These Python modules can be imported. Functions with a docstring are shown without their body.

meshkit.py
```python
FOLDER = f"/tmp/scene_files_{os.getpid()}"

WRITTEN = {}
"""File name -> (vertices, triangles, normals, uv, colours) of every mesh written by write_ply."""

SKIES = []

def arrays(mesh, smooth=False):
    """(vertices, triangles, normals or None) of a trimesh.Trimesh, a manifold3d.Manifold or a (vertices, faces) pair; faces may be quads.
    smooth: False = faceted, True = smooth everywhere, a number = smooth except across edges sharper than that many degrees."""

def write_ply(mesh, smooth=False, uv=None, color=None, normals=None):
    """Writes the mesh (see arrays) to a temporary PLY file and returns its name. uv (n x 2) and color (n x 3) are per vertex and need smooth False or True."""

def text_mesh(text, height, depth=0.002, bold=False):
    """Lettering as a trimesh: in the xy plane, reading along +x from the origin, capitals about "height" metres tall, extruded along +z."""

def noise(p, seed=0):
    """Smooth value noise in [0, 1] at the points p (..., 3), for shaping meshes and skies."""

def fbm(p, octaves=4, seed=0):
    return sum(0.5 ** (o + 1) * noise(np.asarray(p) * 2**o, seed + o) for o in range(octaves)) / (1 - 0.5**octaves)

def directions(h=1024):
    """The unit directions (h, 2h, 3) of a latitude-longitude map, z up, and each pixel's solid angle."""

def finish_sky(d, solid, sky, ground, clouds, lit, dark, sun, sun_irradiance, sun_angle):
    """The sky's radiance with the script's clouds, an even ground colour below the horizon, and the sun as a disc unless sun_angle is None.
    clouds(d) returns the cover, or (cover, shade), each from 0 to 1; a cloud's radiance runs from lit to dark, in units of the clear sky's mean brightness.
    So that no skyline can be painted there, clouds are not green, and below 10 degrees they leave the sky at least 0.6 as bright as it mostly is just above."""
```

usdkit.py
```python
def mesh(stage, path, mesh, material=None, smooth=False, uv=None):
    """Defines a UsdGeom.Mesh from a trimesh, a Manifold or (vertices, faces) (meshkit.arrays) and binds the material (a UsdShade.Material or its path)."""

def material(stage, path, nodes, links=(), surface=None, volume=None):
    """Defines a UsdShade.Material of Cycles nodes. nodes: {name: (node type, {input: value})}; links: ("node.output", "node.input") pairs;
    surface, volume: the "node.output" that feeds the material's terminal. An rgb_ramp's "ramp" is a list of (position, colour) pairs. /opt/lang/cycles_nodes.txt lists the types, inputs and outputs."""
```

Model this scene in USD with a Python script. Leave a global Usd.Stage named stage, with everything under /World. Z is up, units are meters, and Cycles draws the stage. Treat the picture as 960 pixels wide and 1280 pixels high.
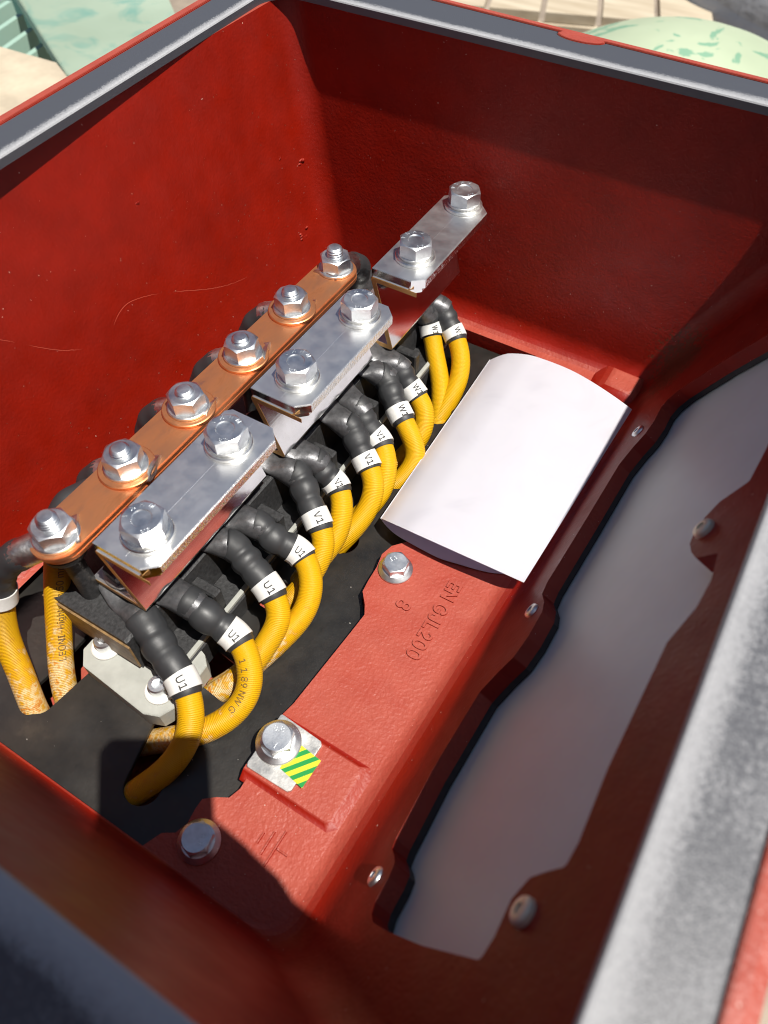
import math, numpy as np, trimesh, usdkit, meshkit
import manifold3d as m3
from shapely import geometry as sg
from shapely import affinity, ops
from scipy.interpolate import CubicSpline
from pxr import Usd, UsdGeom, UsdLux, UsdShade, Gf, Sdf

# ------------------------------------------------------------------ stage, camera, sky, sun
stage = Usd.Stage.CreateInMemory()
UsdGeom.Xform.Define(stage, '/World')
UsdGeom.Scope.Define(stage, '/World/Looks')
S = 0.001                                   # everything below is written in millimetres
EXPOSURE = 0.52
SUN = np.array([0.405, -0.05, 1.0]); SUN /= np.linalg.norm(SUN)   # towards the sun

cam = UsdGeom.Camera.Define(stage, '/World/camera')
R = np.array([[0.85869666, -0.41454322, 0.30132036], [0.51247319, 0.69072473, -0.5101672], [0.00335693, 0.59249748, 0.80556531]])
M = np.eye(4); M[:3, :3] = R.T; M[3, :3] = np.array([0, 0, 360.0]) * S
cam.AddTransformOp().Set(Gf.Matrix4d(*M.ravel().tolist()))
cam.CreateFocalLengthAttr(7.0)
cam.CreateHorizontalApertureAttr(7.0 * 960 / 915.86)
cam.CreateFStopAttr(2.7)
cam.CreateFocusDistanceAttr(0.43)
cam.CreateClippingRangeAttr(Gf.Vec2f(0.01, 1000))
cam.CreateExposureAttr(EXPOSURE)

dome = UsdLux.DomeLight.Define(stage, '/World/sky')
dome.GetPrim().SetCustomDataByKey('kind', 'structure')
SKY = usdkit.material(stage, '/World/Looks/sky', {
    's': ('sky_texture', {'sky_type': 'single_scattering', 'sun_disc': False, 'sun_elevation': math.asin(SUN[2]), 'sun_rotation': math.atan2(SUN[0], SUN[1])}),
    'b': ('background_shader', {'strength': 0.05})}, [('s.color', 'b.color')], surface='b.background')
UsdShade.MaterialBindingAPI.Apply(dome.GetPrim()).Bind(SKY)
sun = UsdLux.DistantLight.Define(stage, '/World/sun')
sun.CreateIntensityAttr(1.22); sun.CreateAngleAttr(0.53); sun.CreateNormalizeAttr(True)
sun.CreateColorAttr(Gf.Vec3f(1.0, 0.96, 0.89))
zax = SUN; xax = np.cross([0, 1, 0], zax); xax /= np.linalg.norm(xax); yax = np.cross(zax, xax)
SM = np.eye(4); SM[0, :3], SM[1, :3], SM[2, :3] = xax, yax, zax
sun.AddTransformOp().Set(Gf.Matrix4d(*SM.ravel().tolist()))

# ------------------------------------------------------------------ materials
LK = '/World/Looks/'
def mat(name, nodes, links, surface='p.BSDF'):
    return usdkit.material(stage, LK + name, nodes, links, surface=surface)

def simple(name, color, rough, metal=0.0, bump=0.0, scale=300.0, var=0.0, vscale=60.0, spec=0.5, coat=0.0, rvar=0.0, **kw):
    n = {'g': ('geometry', {}), 'p': ('principled_bsdf', dict(base_color=color, roughness=rough, metallic=metal, specular_ior_level=spec, coat_weight=coat, **kw))}
    l = []
    if bump:
        n['nb'] = ('noise_texture', dict(scale=scale, detail=3.0, roughness=0.55)); n['b'] = ('bump', dict(distance=bump * S, strength=1.0))
        l += [('g.position', 'nb.vector'), ('nb.fac', 'b.height'), ('b.normal', 'p.normal')]
    if var:
        n['nv'] = ('noise_texture', dict(scale=vscale, detail=4.0, roughness=0.6))
        c = np.array(color)
        n['r'] = ('rgb_ramp', {'ramp': [(0.3, tuple(c * (1 - var))), (0.7, tuple(np.minimum(c * (1 + var), 1)))]})
        l += [('g.position', 'nv.vector'), ('nv.fac', 'r.fac'), ('r.color', 'p.base_color')]
    if rvar:
        n['nr'] = ('noise_texture', dict(scale=90.0, detail=4.0)); n['mr'] = ('map_range', dict(from_min=0.3, from_max=0.7, to_min=max(rough - rvar, 0.02), to_max=rough + rvar))
        l += [('g.position', 'nr.vector'), ('nr.fac', 'mr.value'), ('mr.result', 'p.roughness')]
    return mat(name, n, l)

def red_paint(name, color, bump=0.55):
    """Red oxide enamel on a sand-cast surface: fine casting grain, broader waviness, a little pale dust."""
    c = np.array(color)
    return mat(name, {
        'g': ('geometry', {}),
        'n1': ('noise_texture', dict(scale=520.0, detail=2.0, roughness=0.5)),
        'n2': ('noise_texture', dict(scale=95.0, detail=2.0, roughness=0.5)),
        'n3': ('noise_texture', dict(scale=1300.0, detail=1.0)),
        'm1': ('math', dict(math_type='multiply_add', value2=0.9)),
        'm2': ('math', dict(math_type='multiply', value2=0.9)),
        'b': ('bump', dict(distance=bump * S, strength=1.0)),
        'nv': ('noise_texture', dict(scale=38.0, detail=5.0, roughness=0.6)),
        'rv': ('rgb_ramp', {'ramp': [(0.3, tuple(c * 0.86)), (0.7, tuple(c * 1.12))]}),
        'nd': ('noise_texture', dict(scale=700.0, detail=1.0, roughness=0.4)),
        'rd': ('rgb_ramp', {'ramp': [(0.785, (0, 0, 0)), (0.82, (0.8, 0.8, 0.8))]}),
        'md': ('mix', dict(color2=(0.55, 0.42, 0.36))),
        'hs': ('math', dict(math_type='multiply')), 'hk': ('math', dict(math_type='multiply_add', value2=1.0, value3=0.42)), 'sn': ('separate_xyz', {}), 'du': ('map_range', dict(range_type='smoothstep', from_min=0.75, from_max=1.0, to_min=0.0, to_max=0.62, clamp=True)), 'nu': ('noise_texture', dict(scale=45.0, detail=5.0, roughness=0.6)), 'mu': ('map_range', dict(from_min=0.25, from_max=0.7, to_min=0.65, to_max=1.1)), 'dm': ('math', dict(math_type='multiply')), 'dust': ('mix', dict(color2=(0.40, 0.100, 0.066))),
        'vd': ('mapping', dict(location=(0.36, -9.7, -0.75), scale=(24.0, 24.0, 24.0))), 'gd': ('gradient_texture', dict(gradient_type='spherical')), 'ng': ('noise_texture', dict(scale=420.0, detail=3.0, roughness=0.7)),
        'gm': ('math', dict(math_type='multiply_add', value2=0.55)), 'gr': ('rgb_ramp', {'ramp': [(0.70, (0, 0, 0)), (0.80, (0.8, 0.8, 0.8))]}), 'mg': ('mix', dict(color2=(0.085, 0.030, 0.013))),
        'nr': ('noise_texture', dict(scale=60.0, detail=4.0)),
        'mr': ('map_range', dict(from_min=0.3, from_max=0.7, to_min=0.42, to_max=0.55)),
        'p': ('principled_bsdf', dict(specular_ior_level=0.32)),
    }, [('g.position', 'n1.vector'), ('g.position', 'n2.vector'), ('g.position', 'n3.vector'), ('g.position', 'nv.vector'), ('g.position', 'nd.vector'), ('g.position', 'nr.vector'),
        ('n2.fac', 'm2.value1'), ('n1.fac', 'm1.value1'), ('m2.value', 'm1.value3'), ('m1.value', 'hs.value1'), ('du.result', 'hk.value1'), ('hk.value', 'hs.value2'), ('hs.value', 'b.height'), ('b.normal', 'p.normal'),
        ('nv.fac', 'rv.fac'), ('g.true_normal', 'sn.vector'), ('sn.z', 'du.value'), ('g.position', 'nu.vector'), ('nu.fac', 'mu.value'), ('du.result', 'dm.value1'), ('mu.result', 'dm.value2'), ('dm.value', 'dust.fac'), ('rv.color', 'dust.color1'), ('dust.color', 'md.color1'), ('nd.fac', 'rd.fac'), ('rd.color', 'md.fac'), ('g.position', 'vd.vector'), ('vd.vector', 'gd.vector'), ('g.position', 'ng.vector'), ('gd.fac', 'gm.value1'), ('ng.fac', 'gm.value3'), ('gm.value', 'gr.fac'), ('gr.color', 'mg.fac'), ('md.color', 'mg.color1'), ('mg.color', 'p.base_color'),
        ('nr.fac', 'mr.value'), ('mr.result', 'p.roughness')])

M_RED = red_paint('red_paint', (0.222, 0.0068, 0.0012), 0.5)
M_GASKET = mat('gasket_rubber', {
    'g': ('geometry', {}), 'uv': ('texture_coordinate', {}), 'sx': ('separate_xyz', {}), 'sp': ('separate_xyz', {}),
    'n': ('noise_texture', dict(scale=55.0, detail=5.0, roughness=0.65)),
    'nf': ('noise_texture', dict(scale=1500.0, detail=2.0, roughness=0.6)),
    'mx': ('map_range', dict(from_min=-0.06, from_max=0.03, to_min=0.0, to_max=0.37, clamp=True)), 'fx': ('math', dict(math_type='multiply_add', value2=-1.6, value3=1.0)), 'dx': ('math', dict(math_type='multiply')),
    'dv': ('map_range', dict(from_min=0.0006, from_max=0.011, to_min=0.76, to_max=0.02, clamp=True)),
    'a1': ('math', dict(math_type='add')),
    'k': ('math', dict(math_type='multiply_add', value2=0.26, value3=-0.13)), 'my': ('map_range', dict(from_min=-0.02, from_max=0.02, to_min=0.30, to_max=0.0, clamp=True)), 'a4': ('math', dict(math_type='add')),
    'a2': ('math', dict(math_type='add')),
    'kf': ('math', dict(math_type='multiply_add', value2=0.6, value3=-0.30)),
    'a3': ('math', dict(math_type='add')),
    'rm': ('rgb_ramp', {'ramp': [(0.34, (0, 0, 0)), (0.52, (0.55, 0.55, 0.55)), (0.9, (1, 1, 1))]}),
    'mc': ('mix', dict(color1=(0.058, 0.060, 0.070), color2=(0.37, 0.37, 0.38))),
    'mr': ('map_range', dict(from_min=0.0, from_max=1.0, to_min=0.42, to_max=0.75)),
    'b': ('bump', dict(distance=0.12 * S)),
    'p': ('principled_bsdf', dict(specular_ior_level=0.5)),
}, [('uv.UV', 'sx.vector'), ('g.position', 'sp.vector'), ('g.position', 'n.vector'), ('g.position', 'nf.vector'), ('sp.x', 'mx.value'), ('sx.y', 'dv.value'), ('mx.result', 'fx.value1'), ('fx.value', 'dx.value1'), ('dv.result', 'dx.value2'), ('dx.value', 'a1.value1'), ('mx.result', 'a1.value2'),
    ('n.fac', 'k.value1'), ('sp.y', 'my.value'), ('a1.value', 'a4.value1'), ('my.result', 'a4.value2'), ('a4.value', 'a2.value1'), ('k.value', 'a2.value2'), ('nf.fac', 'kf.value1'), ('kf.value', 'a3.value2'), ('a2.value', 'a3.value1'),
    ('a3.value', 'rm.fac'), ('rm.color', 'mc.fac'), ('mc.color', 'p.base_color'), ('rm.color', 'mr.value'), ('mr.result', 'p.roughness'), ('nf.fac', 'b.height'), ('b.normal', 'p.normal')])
M_BLACK = simple('black_rubber', (0.022, 0.022, 0.023), 0.42, bump=0.05, scale=900, var=0.3, vscale=200)
M_SLEEVE = simple('heat_shrink', (0.026, 0.027, 0.029), 0.54, bump=0.10, scale=260, rvar=0.1, spec=0.5)
M_BLOCK = simple('moulded_black', (0.025, 0.025, 0.026), 0.5, bump=0.25, scale=700, var=0.5, vscale=500)
M_ZINC = simple('zinc', (0.68, 0.70, 0.72), 0.40, metal=1.0, bump=0.03, scale=900, rvar=0.08, var=0.12, vscale=250)
M_WASHER = simple('zinc_washer', (0.72, 0.72, 0.70), 0.36, metal=1.0, bump=0.05, scale=700, rvar=0.1, var=0.15, vscale=300)
M_LUG = simple('tinned_lug', (0.62, 0.60, 0.57), 0.36, metal=1.0, bump=0.25, scale=350, rvar=0.1, var=0.2, vscale=300)
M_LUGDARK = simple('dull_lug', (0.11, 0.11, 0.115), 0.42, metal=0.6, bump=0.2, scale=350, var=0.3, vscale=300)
M_STEELDARK = simple('dark_steel', (0.10, 0.10, 0.11), 0.4, metal=0.9)
M_WHITE = simple('marker_white', (0.66, 0.655, 0.63), 0.5, var=0.05, vscale=400)
M_INK = simple('black_ink', (0.02, 0.02, 0.02), 0.6)
M_BROWNINK = simple('cable_ink', (0.10, 0.06, 0.02), 0.6)
M_NYLON = simple('nylon_washer', (0.66, 0.65, 0.61), 0.4)
M_CLAMP = simple('grey_insulation', (0.33, 0.335, 0.305), 0.48, bump=0.04, scale=500, var=0.10, vscale=120)
M_BLACKSHEET = mat('black_sheet', {
    'g': ('geometry', {}),
    'n': ('noise_texture', dict(scale=28.0, detail=6.0, roughness=0.65)),
    'r': ('rgb_ramp', {'ramp': [(0.35, (0.010, 0.0098, 0.0095)), (0.62, (0.021, 0.018, 0.015)), (0.85, (0.048, 0.038, 0.028))]}),
    'v': ('noise_texture', dict(scale=430.0, detail=1.5)),
    'rv': ('rgb_ramp', {'ramp': [(0.77, (0, 0, 0)), (0.80, (1, 1, 1))]}),
    'm': ('mix', dict(color2=(0.45, 0.42, 0.38))),
    'nr': ('noise_texture', dict(scale=50.0, detail=5.0)), 'mr': ('map_range', dict(from_min=0.3, from_max=0.7, to_min=0.28, to_max=0.46)),
    'b': ('bump', dict(distance=0.10 * S)), 'nb': ('noise_texture', dict(scale=400.0, detail=3.0)),
    'p': ('principled_bsdf', dict(specular_ior_level=0.5)),
}, [('g.position', 'n.vector'), ('g.position', 'v.vector'), ('g.position', 'nr.vector'), ('g.position', 'nb.vector'), ('n.fac', 'r.fac'), ('r.color', 'm.color1'), ('v.fac', 'rv.fac'), ('rv.color', 'm.fac'),
    ('m.color', 'p.base_color'), ('nr.fac', 'mr.value'), ('mr.result', 'p.roughness'), ('nb.fac', 'b.height'), ('b.normal', 'p.normal')])
M_TIN = mat('tinned_bar', {
    'g': ('geometry', {}), 'sn': ('separate_xyz', {}), 'ab': ('math', dict(math_type='absolute')), 'gt': ('math', dict(math_type='greater_than', value2=0.995)),
    'mp': ('mapping', dict(scale=(30.0, 2200.0, 400.0))), 'ns': ('noise_texture', dict(scale=1.0, detail=1.0)),
    'mp2': ('mapping', dict(scale=(500.0, 60.0, 500.0))), 'n2': ('noise_texture', dict(scale=1.0, detail=3.0)),
    'mu': ('math', dict(math_type='multiply')), 'ad': ('math', dict(math_type='multiply_add', value2=0.03)),
    'b': ('bump', dict(distance=0.35 * S)),
    'nv': ('noise_texture', dict(scale=55.0, detail=5.0, roughness=0.65)), 'rv': ('rgb_ramp', {'ramp': [(0.30, (0.76, 0.76, 0.755)), (0.62, (0.84, 0.84, 0.83))]}),
    'nu': ('separate_xyz', {}), 'up': ('map_range', dict(from_min=0.6, from_max=0.95, to_min=0.10, to_max=0.38, clamp=True)),
    'nr': ('noise_texture', dict(scale=120.0, detail=4.0)), 'mr': ('map_range', dict(from_min=0.3, from_max=0.7, to_min=-0.02, to_max=0.05)), 'ra': ('math', dict(math_type='add')),
    'p': ('principled_bsdf', dict(metallic=1.0)),
}, [('g.true_normal', 'sn.vector'), ('sn.x', 'ab.value1'), ('ab.value', 'gt.value1'), ('g.position', 'mp.vector'), ('mp.vector', 'ns.vector'), ('g.position', 'mp2.vector'), ('mp2.vector', 'n2.vector'),
    ('gt.value', 'mu.value1'), ('ns.fac', 'mu.value2'), ('n2.fac', 'ad.value1'), ('mu.value', 'ad.value3'), ('ad.value', 'b.height'), ('b.normal', 'p.normal'),
    ('g.position', 'nv.vector'), ('nv.fac', 'rv.fac'), ('rv.color', 'p.base_color'), ('g.true_normal', 'nu.vector'), ('nu.z', 'up.value'), ('g.position', 'nr.vector'), ('nr.fac', 'mr.value'),
    ('up.result', 'ra.value1'), ('mr.result', 'ra.value2'), ('ra.value', 'p.roughness')])
M_CUT = simple('cut_copper', (0.62, 0.36, 0.14), 0.45, metal=0.9, bump=0.1, scale=600)
M_YZINC = simple('yellow_zinc', (0.74, 0.68, 0.52), 0.5, metal=0.5)
M_SCRIBE = simple('scribed_metal', (0.9, 0.9, 0.9), 0.35, metal=1.0)
M_COPPER = mat('copper', {
    'g': ('geometry', {}), 'mp': ('mapping', dict(scale=(110.0, 40.0, 110.0))), 'n': ('noise_texture', dict(scale=1.0, detail=5.0, roughness=0.65, distortion=0.4)),
    'r': ('rgb_ramp', {'ramp': [(0.26, (0.46, 0.185, 0.08)), (0.42, (0.68, 0.295, 0.13)), (0.62, (0.76, 0.36, 0.175)), (0.78, (0.68, 0.37, 0.24))]}),
    'mr': ('map_range', dict(from_min=0.3, from_max=0.7, to_min=0.56, to_max=0.43)), 'b': ('bump', dict(distance=0.05 * S)),
    'p': ('principled_bsdf', dict(metallic=1.0)),
}, [('g.position', 'mp.vector'), ('mp.vector', 'n.vector'), ('n.fac', 'r.fac'), ('r.color', 'p.base_color'), ('n.fac', 'mr.value'), ('mr.result', 'p.roughness'), ('n.fac', 'b.height'), ('b.normal', 'p.normal')])

def yellow(name, start, full):
    """Yellow silicone with a glass-braid rib; dirty orange and pale abrasion from u=start to u=full (u runs 0..1 along the insulation)."""
    return mat(name, {
        'uv': ('texture_coordinate', {}), 'su': ('separate_xyz', {}), 'g': ('geometry', {}),
        'mp': ('mapping', dict(scale=(1.0, 0.5, 0.0))),
        'w': ('wave_texture', dict(wave_type='bands', bands_direction='x', scale=36.0, distortion=1.2, detail=1.0)),
        'nb': ('noise_texture', dict(scale=900.0, detail=2.0)), 'ba': ('math', dict(math_type='multiply_add', value2=0.35)),
        'b': ('bump', dict(distance=0.22 * S)),
        'mu': ('map_range', dict(from_min=start, from_max=full, to_min=-0.26, to_max=0.13, clamp=True)),
        'n': ('noise_texture', dict(scale=240.0, detail=5.0, roughness=0.62)), 'ad': ('math', dict(math_type='add')),
        'r': ('rgb_ramp', {'ramp': [(0.40, (0.60, 0.325, 0.002)), (0.52, (0.56, 0.27, 0.004)), (0.585, (0.56, 0.33, 0.09)), (0.65, (0.60, 0.46, 0.25)), (0.72, (0.56, 0.30, 0.07)), (0.76, (0.52, 0.19, 0.02)), (0.9, (0.40, 0.12, 0.015))]}),
        'p': ('principled_bsdf', dict(roughness=0.46, specular_ior_level=0.4)),
    }, [('uv.UV', 'su.vector'), ('uv.UV', 'mp.vector'), ('mp.vector', 'w.vector'), ('g.position', 'nb.vector'), ('nb.fac', 'ba.value1'), ('w.fac', 'ba.value3'), ('ba.value', 'b.height'), ('b.normal', 'p.normal'),
        ('su.y', 'mu.value'), ('g.position', 'n.vector'), ('n.fac', 'ad.value1'), ('mu.result', 'ad.value2'), ('ad.value', 'r.fac'), ('r.color', 'p.base_color')])
M_YELLOW_DIRTY = yellow('yellow_silicone_dirty', 0.15, 0.75)
M_YELLOW_MID = yellow('yellow_silicone_worn', 0.35, 1.1)
M_YELLOW = yellow('yellow_silicone', 0.55, 1.5)
M_PAPER = mat('paper', {
    'g': ('geometry', {}), 'n': ('noise_texture', dict(scale=26.0, detail=6.0, roughness=0.6, distortion=0.8)), 'r': ('rgb_ramp', {'ramp': [(0.28, (0.72, 0.71, 0.745)), (0.45, (0.79, 0.78, 0.815)), (0.6, (0.81, 0.80, 0.83))]}),
    'd': ('diffuse_bsdf', {}), 't': ('translucent_bsdf', dict(color=(0.64, 0.60, 0.76))), 'm': ('mix_closure', dict(fac=0.45)),
    'gl': ('glossy_bsdf', dict(color=(1, 1, 1), roughness=0.35)), 'f': ('fresnel', dict(IOR=1.35)), 'm2': ('mix_closure', {}),
}, [('g.position', 'n.vector'), ('n.fac', 'r.fac'), ('r.color', 'd.color'), ('d.BSDF', 'm.closure1'), ('t.BSDF', 'm.closure2'), ('m.closure', 'm2.closure1'), ('gl.BSDF', 'm2.closure2'), ('f.fac', 'm2.fac')], surface='m2.closure')
M_PRINT = simple('faint_print', (0.66, 0.66, 0.68), 0.6)
M_GREY = simple('grey_enamel', (0.65, 0.71, 0.685), 0.40, bump=0.012, scale=260, rvar=0.02, var=0.03, vscale=40, spec=0.32)
M_TAB = simple('cast_alu', (0.60, 0.59, 0.56), 0.42, metal=0.85, bump=0.2, scale=220, rvar=0.12, var=0.25, vscale=120)
M_YSTICK = simple('sticker_yellow', (0.58, 0.55, 0.02), 0.45)
M_GSTICK = simple('sticker_green', (0.005, 0.23, 0.04), 0.45)
def painted(name, base, blot, lo, hi, scale):
    return mat(name, {'g': ('geometry', {}), 'n': ('noise_texture', dict(scale=scale, detail=4.0, roughness=0.55, distortion=1.2)), 'r': ('rgb_ramp', {'ramp': [(lo, base), (hi, blot)]}),
                      'n2': ('noise_texture', dict(scale=scale * 0.35, detail=3.0)), 'r2': ('rgb_ramp', {'ramp': [(0.35, (0.8, 0.82, 0.8)), (0.65, (1, 1, 1))]}), 'mm': ('mix', dict(mix_type='multiply', fac=1.0)),
                      'p': ('principled_bsdf', dict(roughness=0.5))}, [('g.position', 'n.vector'), ('n.fac', 'r.fac'), ('g.position', 'n2.vector'), ('n2.fac', 'r2.fac'), ('r.color', 'mm.color1'), ('r2.color', 'mm.color2'), ('mm.color', 'p.base_color')])
M_GREENDOME = painted('pale_green_blotched', (0.43, 0.49, 0.34), (0.20, 0.36, 0.24), 0.585, 0.615, 14.0)
M_GREENPANEL = painted('pale_green_panel', (0.31, 0.38, 0.29), (0.17, 0.31, 0.25), 0.52, 0.70, 15.0)
M_GREENFIN = simple('fin_green', (0.30, 0.44, 0.36), 0.5)
M_GREENDARK = simple('motor_green', (0.02, 0.06, 0.045), 0.6)
M_CARD = simple('cardboard', (0.46, 0.385, 0.28), 0.8, var=0.22, vscale=14, bump=3.0, scale=25)
M_WOOD = mat('pallet_wood', {'g': ('geometry', {}), 'mp': ('mapping', dict(scale=(6.0, 40.0, 40.0))), 'n': ('noise_texture', dict(scale=1.0, detail=5.0)), 'r': ('rgb_ramp', {'ramp': [(0.3, (0.36, 0.29, 0.20)), (0.7, (0.50, 0.43, 0.32))]}), 'p': ('principled_bsdf', dict(roughness=0.75))},
             [('g.position', 'mp.vector'), ('mp.vector', 'n.vector'), ('n.fac', 'r.fac'), ('r.color', 'p.base_color')])
M_CLOTH = simple('grey_sheet', (0.34, 0.34, 0.36), 0.6, bump=8.0, scale=12)
M_GROUND = simple('ground', (0.26, 0.21, 0.16), 0.9, bump=3.0, scale=30, var=0.3, vscale=6)
M_PHONE = simple('phone_black', (0.02, 0.02, 0.022), 0.3)
M_SKIN = simple('skin', (0.45, 0.25, 0.16), 0.5)

# ------------------------------------------------------------------ helpers
used = {}
def numbered(path):
    k = used.get(path, 0); used[path] = k + 1
    return path if k == 0 else f'{path}_{k:03d}'
BASE = {}
def thing(name, label, cat, loc=(0, 0, 0), group=None, kind=None):
    p = numbered('/World/' + name)
    x = UsdGeom.Xform.Define(stage, p); x.AddTranslateOp().Set(Gf.Vec3d(*[float(c) * S for c in loc]))
    BASE[p] = np.array(loc, float)
    tag(x.GetPrim(), label, cat, group, kind)
    return p
def tag(prim, label=None, cat=None, group=None, kind=None):
    for k, v in (('label', label), ('category', cat), ('group', group), ('kind', kind)):
        if v: prim.SetCustomDataByKey(k, v)
def to_tm(m):
    if isinstance(m, m3.Manifold):
        k = m.to_mesh(); return trimesh.Trimesh(np.array(k.vert_properties[:, :3]), np.array(k.tri_verts), process=False)
    if isinstance(m, (list,)):
        return trimesh.util.concatenate([to_tm(x) for x in m])
    if isinstance(m, tuple):
        f = np.asarray(m[1]); v = np.asarray(m[0], float)
        if f.shape[1] == 4: f = np.vstack([f[:, [0, 1, 2]], f[:, [0, 2, 3]]])
        return trimesh.Trimesh(v, f, process=False)
    return m
def obj(name, mesh, material, parent='/World', smooth=30, uv=None, label=None, **kw):
    p = numbered(f'{parent}/{name}')
    top = '/'.join(p.split('/')[:3])
    off = BASE.get(top, np.zeros(3))
    t = to_tm(mesh).copy(); t.vertices = (np.asarray(t.vertices) - off) * S
    BASE.setdefault(p, off)
    m = usdkit.mesh(stage, p, t, material, smooth=(True if uv is not None else smooth), uv=uv)
    if label or kw: tag(m.GetPrim(), label, **kw)
    return p
def instance(src, name, label, cat, loc, rotz=0.0, group=None):
    p = numbered('/World/' + name)
    x = UsdGeom.Xform.Define(stage, p); x.AddTranslateOp().Set(Gf.Vec3d(*[float(c) * S for c in loc])); x.AddRotateZOp().Set(rotz)
    x.GetPrim().GetReferences().AddInternalReference(src); x.GetPrim().SetInstanceable(True)
    tag(x.GetPrim(), label, cat, group)
    return p
def man(t):
    t = to_tm(t)
    return m3.Manifold(m3.Mesh(np.ascontiguousarray(t.vertices, np.float32), np.ascontiguousarray(t.faces, np.uint32)))
def hull(pts):
    return m3.Manifold.hull_points(np.ascontiguousarray(pts, np.float64))
def box(x0, x1, y0, y1, z0, z1, ch=0.0):
    if ch <= 0:
        return hull([(x, y, z) for x in (x0, x1) for y in (y0, y1) for z in (z0, z1)])
    P = []
    for x, sx in ((x0, 1), (x1, -1)):
        for y, sy in ((y0, 1), (y1, -1)):
            for z, sz in ((z0, 1), (z1, -1)):
                P += [(x + sx * ch, y + sy * ch, z), (x + sx * ch, y, z + sz * ch), (x, y + sy * ch, z + sz * ch)]
    return hull(P)
def prism(poly, z0, z1, ch=0.0):
    """A shapely polygon (any shape) extruded; ch > 0 chamfers the top edge in steps."""
    def ext(p, a, b):
        return man(trimesh.creation.extrude_polygon(p, b - a, engine='earcut').apply_translation((0, 0, a)))
    if ch <= 0: return ext(poly, z0, z1)
    out = ext(poly, z0, z1 - ch); n = 3
    for k in range(n):
        a = math.pi / 2 * (k + 1) / (n + 0.0) * 0.95
        q = poly.buffer(-ch * (1 - math.cos(a)), join_style=1)
        out += ext(q, z1 - ch - 0.01, z1 - ch + ch * math.sin(a))
    return out
def rings_solid(rings, cap=True):
    """Closed solid through rings of equal point count (each CCW from above, bottom to top)."""
    r = np.asarray(rings, float); n, m = r.shape[:2]
    f = []
    for i in range(n - 1):
        a = np.arange(m) + i * m; b = np.roll(np.arange(m), -1) + i * m
        f += [np.stack([a, b, b + m], 1), np.stack([a, b + m, a + m], 1)]
    v = r.reshape(-1, 3)
    if cap:
        v = np.vstack([v, r[0].mean(0), r[-1].mean(0)])
        a = np.arange(m); b = np.roll(a, -1)
        f += [np.stack([b, a, np.full(m, n * m)], 1), np.stack([a + (n - 1) * m, b + (n - 1) * m, np.full(m, n * m + 1)], 1)]
    return trimesh.Trimesh(v, np.vstack(f), process=False)
def ring(lines, r, n=10):
    """Rounded convex polygon from four (point, direction) lines in order, CCW: near, right, far, left."""
    L = [(np.array(p, float), np.array(d, float) / np.linalg.norm(d)) for p, d in lines]
    out = []
    for i in range(4):
        (p, d), (q, e) = L[i], L[(i + 1) % 4]
        t = np.linalg.solve(np.stack([d, -e], 1), q - p); c = p + d * t[0]
        half = math.acos(np.clip(-d @ e, -1, 1)) / 2; tl = r / math.tan(half)
        a = c - d * tl; nd = np.array([-d[1], d[0]]); o = a + nd * r
        a0 = math.atan2(*(a - o)[::-1]); b = c + e * tl; a1 = math.atan2(*(b - o)[::-1])
        if a1 < a0: a1 += 2 * math.pi
        for s in np.linspace(0, 1, n):
            an = a0 + (a1 - a0) * s; out.append(o + r * np.array([math.cos(an), math.sin(an)]))
    return np.array(out)
def z_of(p2, z): return np.column_stack([p2, np.full(len(p2), z)])
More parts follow.
